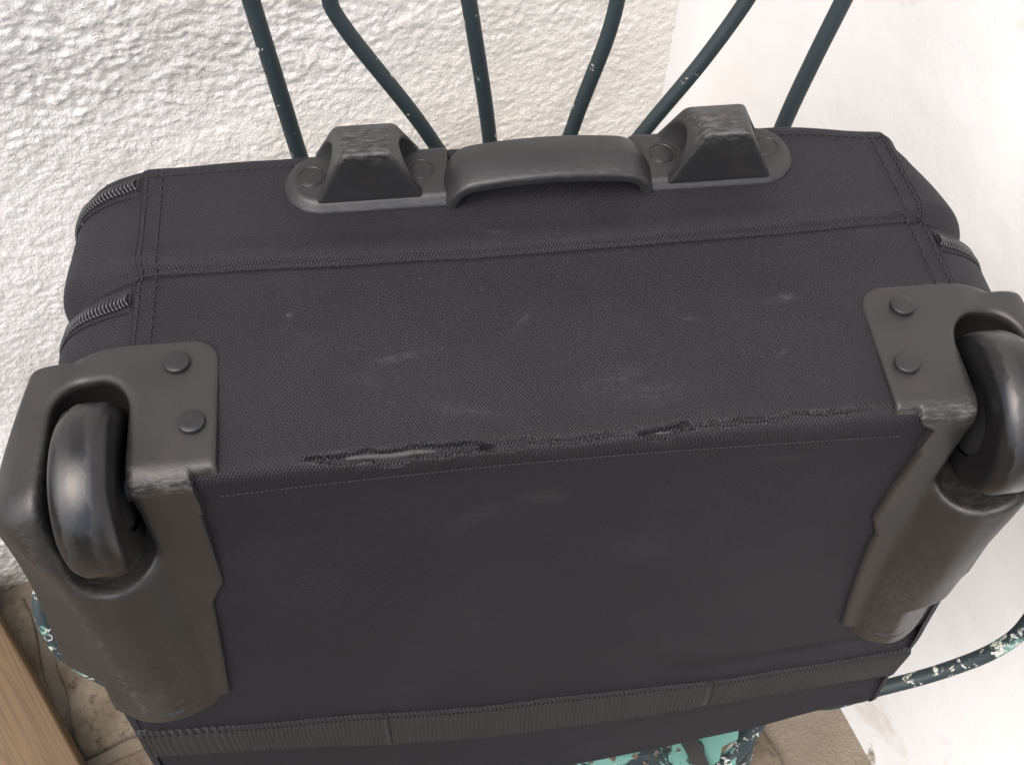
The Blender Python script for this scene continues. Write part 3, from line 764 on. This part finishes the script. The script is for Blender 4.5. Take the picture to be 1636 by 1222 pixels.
# the soft bag bulges at its lower left
for o in bpy.data.objects:
    if o.type == 'MESH' and (o.parent == case or (o.parent and o.parent.parent == case)) and o.name.split('.')[0] not in ('wheel', 'hub', 'rivet'):
        co = np.empty(len(o.data.vertices) * 3, dtype=np.float32); o.data.vertices.foreach_get('co', co); co = co.reshape(-1, 3)
        co[:, 0] -= .013 * sst(-co[:, 2], .05, .24) * sst(-co[:, 0], .185, .225)
        if o.name.split('.')[0] not in ('wheel_housing', 'handle_strip', 'foot', 'carry_handle'):
            co[:, 0] -= .007 * sst(-co[:, 0], .190, .225)
            co[:, 0] -= .024 * np.clip((co[:, 1] - .07) / .102, 0, 1) ** 2.2 * sst(co[:, 0], .186, .229)
        if o.name.split('.')[0] not in ('wheel_housing', 'handle_strip', 'foot', 'carry_handle'):
            co[:, 2] -= .007 * sst(co[:, 0], .125, .195) * sst(co[:, 1], .115, .175) * (co[:, 2] > -.1)
            co[:, 2] += .030 * sst(co[:, 0], .13, .225) * sst(-co[:, 2], .255, .345)
            co[:, 0] -= .024 * sst(-co[:, 2], .235, .335) * sst(co[:, 0], .10, .229)
        o.data.vertices.foreach_set('co', co.ravel()); o.data.update()
shift_parts(case)

# ------------------------------------------------------------------ chair
SC_, SR, SZ = np.array([.015, .13]), .209, -.4385
chair = thing('garden_chair', 'old round-seated metal garden chair with flaking dark paint under the suitcase', 'chair', (SC_[0], SC_[1], ZF))
# perforated seat: cells with an almond-shaped hole each
V = []; F = []; n = 16; pitch = .0165; TH = .0018
ij = [(i, j) for i in range(-13, 14) for j in range(-13, 14)]
def ringpts(cx, cy, hole, ang):
    out = []
    for q in range(n):
        t = 2 * math.pi * q / n + math.pi / n
        if hole: p = np.array([.0026 * math.sin(t), .0056 * abs(math.cos(t)) ** 1.4 * np.sign(math.cos(t))])
        else:
            c_, s_ = math.sin(t), math.cos(t); k = (pitch / 2) / max(abs(c_), abs(s_)); p = np.array([c_ * k, s_ * k])
        if hole: p = np.array([p[0] * math.cos(ang) - p[1] * math.sin(ang), p[0] * math.sin(ang) + p[1] * math.cos(ang)])
        out.append((cx + p[0], cy + p[1]))
    return out
for i, j in ij:
    cx, cy = i * pitch, j * pitch
    if math.hypot(cx, cy) > SR - .030:
        if math.hypot(cx, cy) < SR - .006:      # plain border cell
            b0 = len(V); h_ = pitch / 2
            for dx, dy in ((-h_, -h_), (h_, -h_), (h_, h_), (-h_, h_)):
                p = np.array([cx + dx, cy + dy]); L_ = np.linalg.norm(p); p = p * min(1, (SR - .004) / L_); V.append((p[0], p[1], SZ))
            F.append((b0, b0 + 1, b0 + 2, b0 + 3))
        continue
    ang = .5 + (math.pi / 2 if (i + j) % 2 else 0); b0 = len(V)
    for z, hole in ((SZ, False), (SZ - .0006, True), (SZ - .0045, True)):
        V += [(px, py, z) for px, py in ringpts(cx, cy, hole, ang)]
    for k in (0, 1):
        for q in range(n): F.append((b0 + k * n + q, b0 + (k + 1) * n + q, b0 + (k + 1) * n + (q + 1) % n, b0 + k * n + (q + 1) % n))
V = np.array(V); V[:, :2] += SC_; V[:, 2] += .0005 * vnoise(V[:, 0] * 40, V[:, 1] * 40) - .0005
mesh_obj('seat', V, F, SEATP, chair, smooth=False)
th = np.linspace(0, 2 * math.pi, 90)
mb = MB(); mb.tube(np.stack([SC_[0] + SR * np.cos(th), SC_[1] + SR * np.sin(th), np.full(90, SZ - .006)], 1), .007, 12, False); mb.build('seat_rim', PAINTC, chair)
# legs
for (ax_, ay_, bx_, by_) in ((.158, -.022, .195, -.067), (-.128, -.022, -.165, -.067), (.14, .27, .19, .33), (-.12, .27, -.17, .33)):
    mb = MB(); mb.tube(spline([(ax_, ay_, SZ - .008), (ax_ + (bx_ - ax_) * .25, ay_ + (by_ - ay_) * .25, -.56), (bx_, by_, ZF + .004)], 20), .0085, 12); mb.build('leg', PAINTC, chair)
# fan-shaped back: six rods
def onback(x, z): return (x, .262 + .16 * (z + .08), z)
BARS = [[(-.150, .13), (-.146, .10), (-.1385, .02), (-.127, -.075), (-.118, -.16), (-.105, -.438)],
        [(-.110, .13), (-.104, .085), (-.0965, .020), (-.0895, -.006), (-.0465, -.080), (-.018, -.15), (-.008, -.25), (-.03, -.438)],
        [(-.030, .13), (-.024, .05), (-.0205, .018), (-.0085, -.085), (-.003, -.2), (-.010, -.438)],
        [(.074, .13), (.070, .05), (.0665, .012), (.061, -.022), (.0435, -.082), (.024, -.17), (.02, -.438)],
        [(.175, .12), (.158, .05), (.146, .008), (.122, -.038), (.0865, -.092), (.045, -.16), (.03, -.25), (.05, -.438)],
        [(.225, .12), (.212, .05), (.2005, .000), (.1885, -.046), (.178, -.092), (.165, -.17), (.135, -.438)]]
for k, bz in enumerate(BARS):
    P = spline([onback(*q) for q in bz], 70); mb = MB(); mb.tube(P, .0046 if 0 < k < 5 else .0051, 12); mb.build('back_rod', PAINT, chair)
mb = MB(); mb.tube(spline([onback(-.150, .13), onback(-.14, .20), onback(-.05, .27), onback(.04, .285), onback(.13, .265), onback(.215, .20), onback(.225, .12)], 70), .0075, 12); mb.build('top_rail', PAINT, chair)
mb = MB(); mb.tube(spline([onback(-.105, -.432), onback(.015, -.429), onback(.135, -.432)], 20), .0065, 12); mb.build('back_rail', PAINT, chair)
# arms: from the seat's edge out, round and back up to the outer rods
armR = [(.190, .022, -.445), (.214, -.006, -.425), (.252, -.0075, -.402), (.293, -.0065, -.380), (.324, -.0045, -.349), (.337, .002, -.315), (.346, .025, -.270), (.345, .075, -.230), (.32, .15, -.205), (.26, .22, -.195), (.164, .246, -.185)]
armL = [(-.166, .030, -.445), (-.210, .026, -.425), (-.258, .034, -.402), (-.298, .048, -.374), (-.3175, .056, -.345), (-.3245, .067, -.321), (-.3240, .083, -.298), (-.300, .112, -.275), (-.262, .165, -.250), (-.205, .222, -.225), (-.117, .246, -.185)]
for a_ in (armR, armL):
    mb = MB(); mb.tube(spline(a_, 110), .0055, 14); mb.build('arm', PAINTC, chair)
shift_parts(chair)

# ------------------------------------------------------------------ squared timber on the ground, left
a0, a1 = np.array([-.5475, .2925]), np.array([-.4365, .111])
d = (a1 - a0) / np.linalg.norm(a1 - a0); nrm_ = np.array([d[1], -d[0]]); nrm_ = nrm_ if nrm_[0] < 0 else -nrm_
Lb, Wb, Hb = 1.3, .11, .055
prof = []
for cx, cz, t0 in ((Wb / 2 - .004, Hb - .004, 0), (-Wb / 2 + .004, Hb - .004, 90), (-Wb / 2 + .004, .004, 180), (Wb / 2 - .004, .004, 270)):
    for t in (0, 30, 60, 90): prof.append((cx + .004 * math.cos(math.radians(t0 + t)), cz + .004 * math.sin(math.radians(t0 + t))))
V = []; F = []; m = len(prof); st = 40
for k in range(st):
    for (py, pz) in prof: V.append((-Lb / 2 + Lb * k / (st - 1), py + .0006 * math.sin(k * .7), pz))
for k in range(st - 1):
    for q in range(m): F.append((k * m + q, k * m + (q + 1) % m, (k + 1) * m + (q + 1) % m, (k + 1) * m + q))
F += [tuple(range(m)), tuple((st - 1) * m + q for q in range(m))[::-1]]
tb = mesh_obj('wooden_plank', V, F, WOOD)
ctr = (a0 + a1) / 2 + nrm_ * Wb / 2 - d * -.25
tb.matrix_world = Matrix(((d[0], -d[1], 0, ctr[0]), (d[1], d[0], 0, ctr[1]), (0, 0, 1, ZF + .008), (0, 0, 0, 1)))
tag(tb, 'pale pine plank lying on the paving at lower left', 'plank')
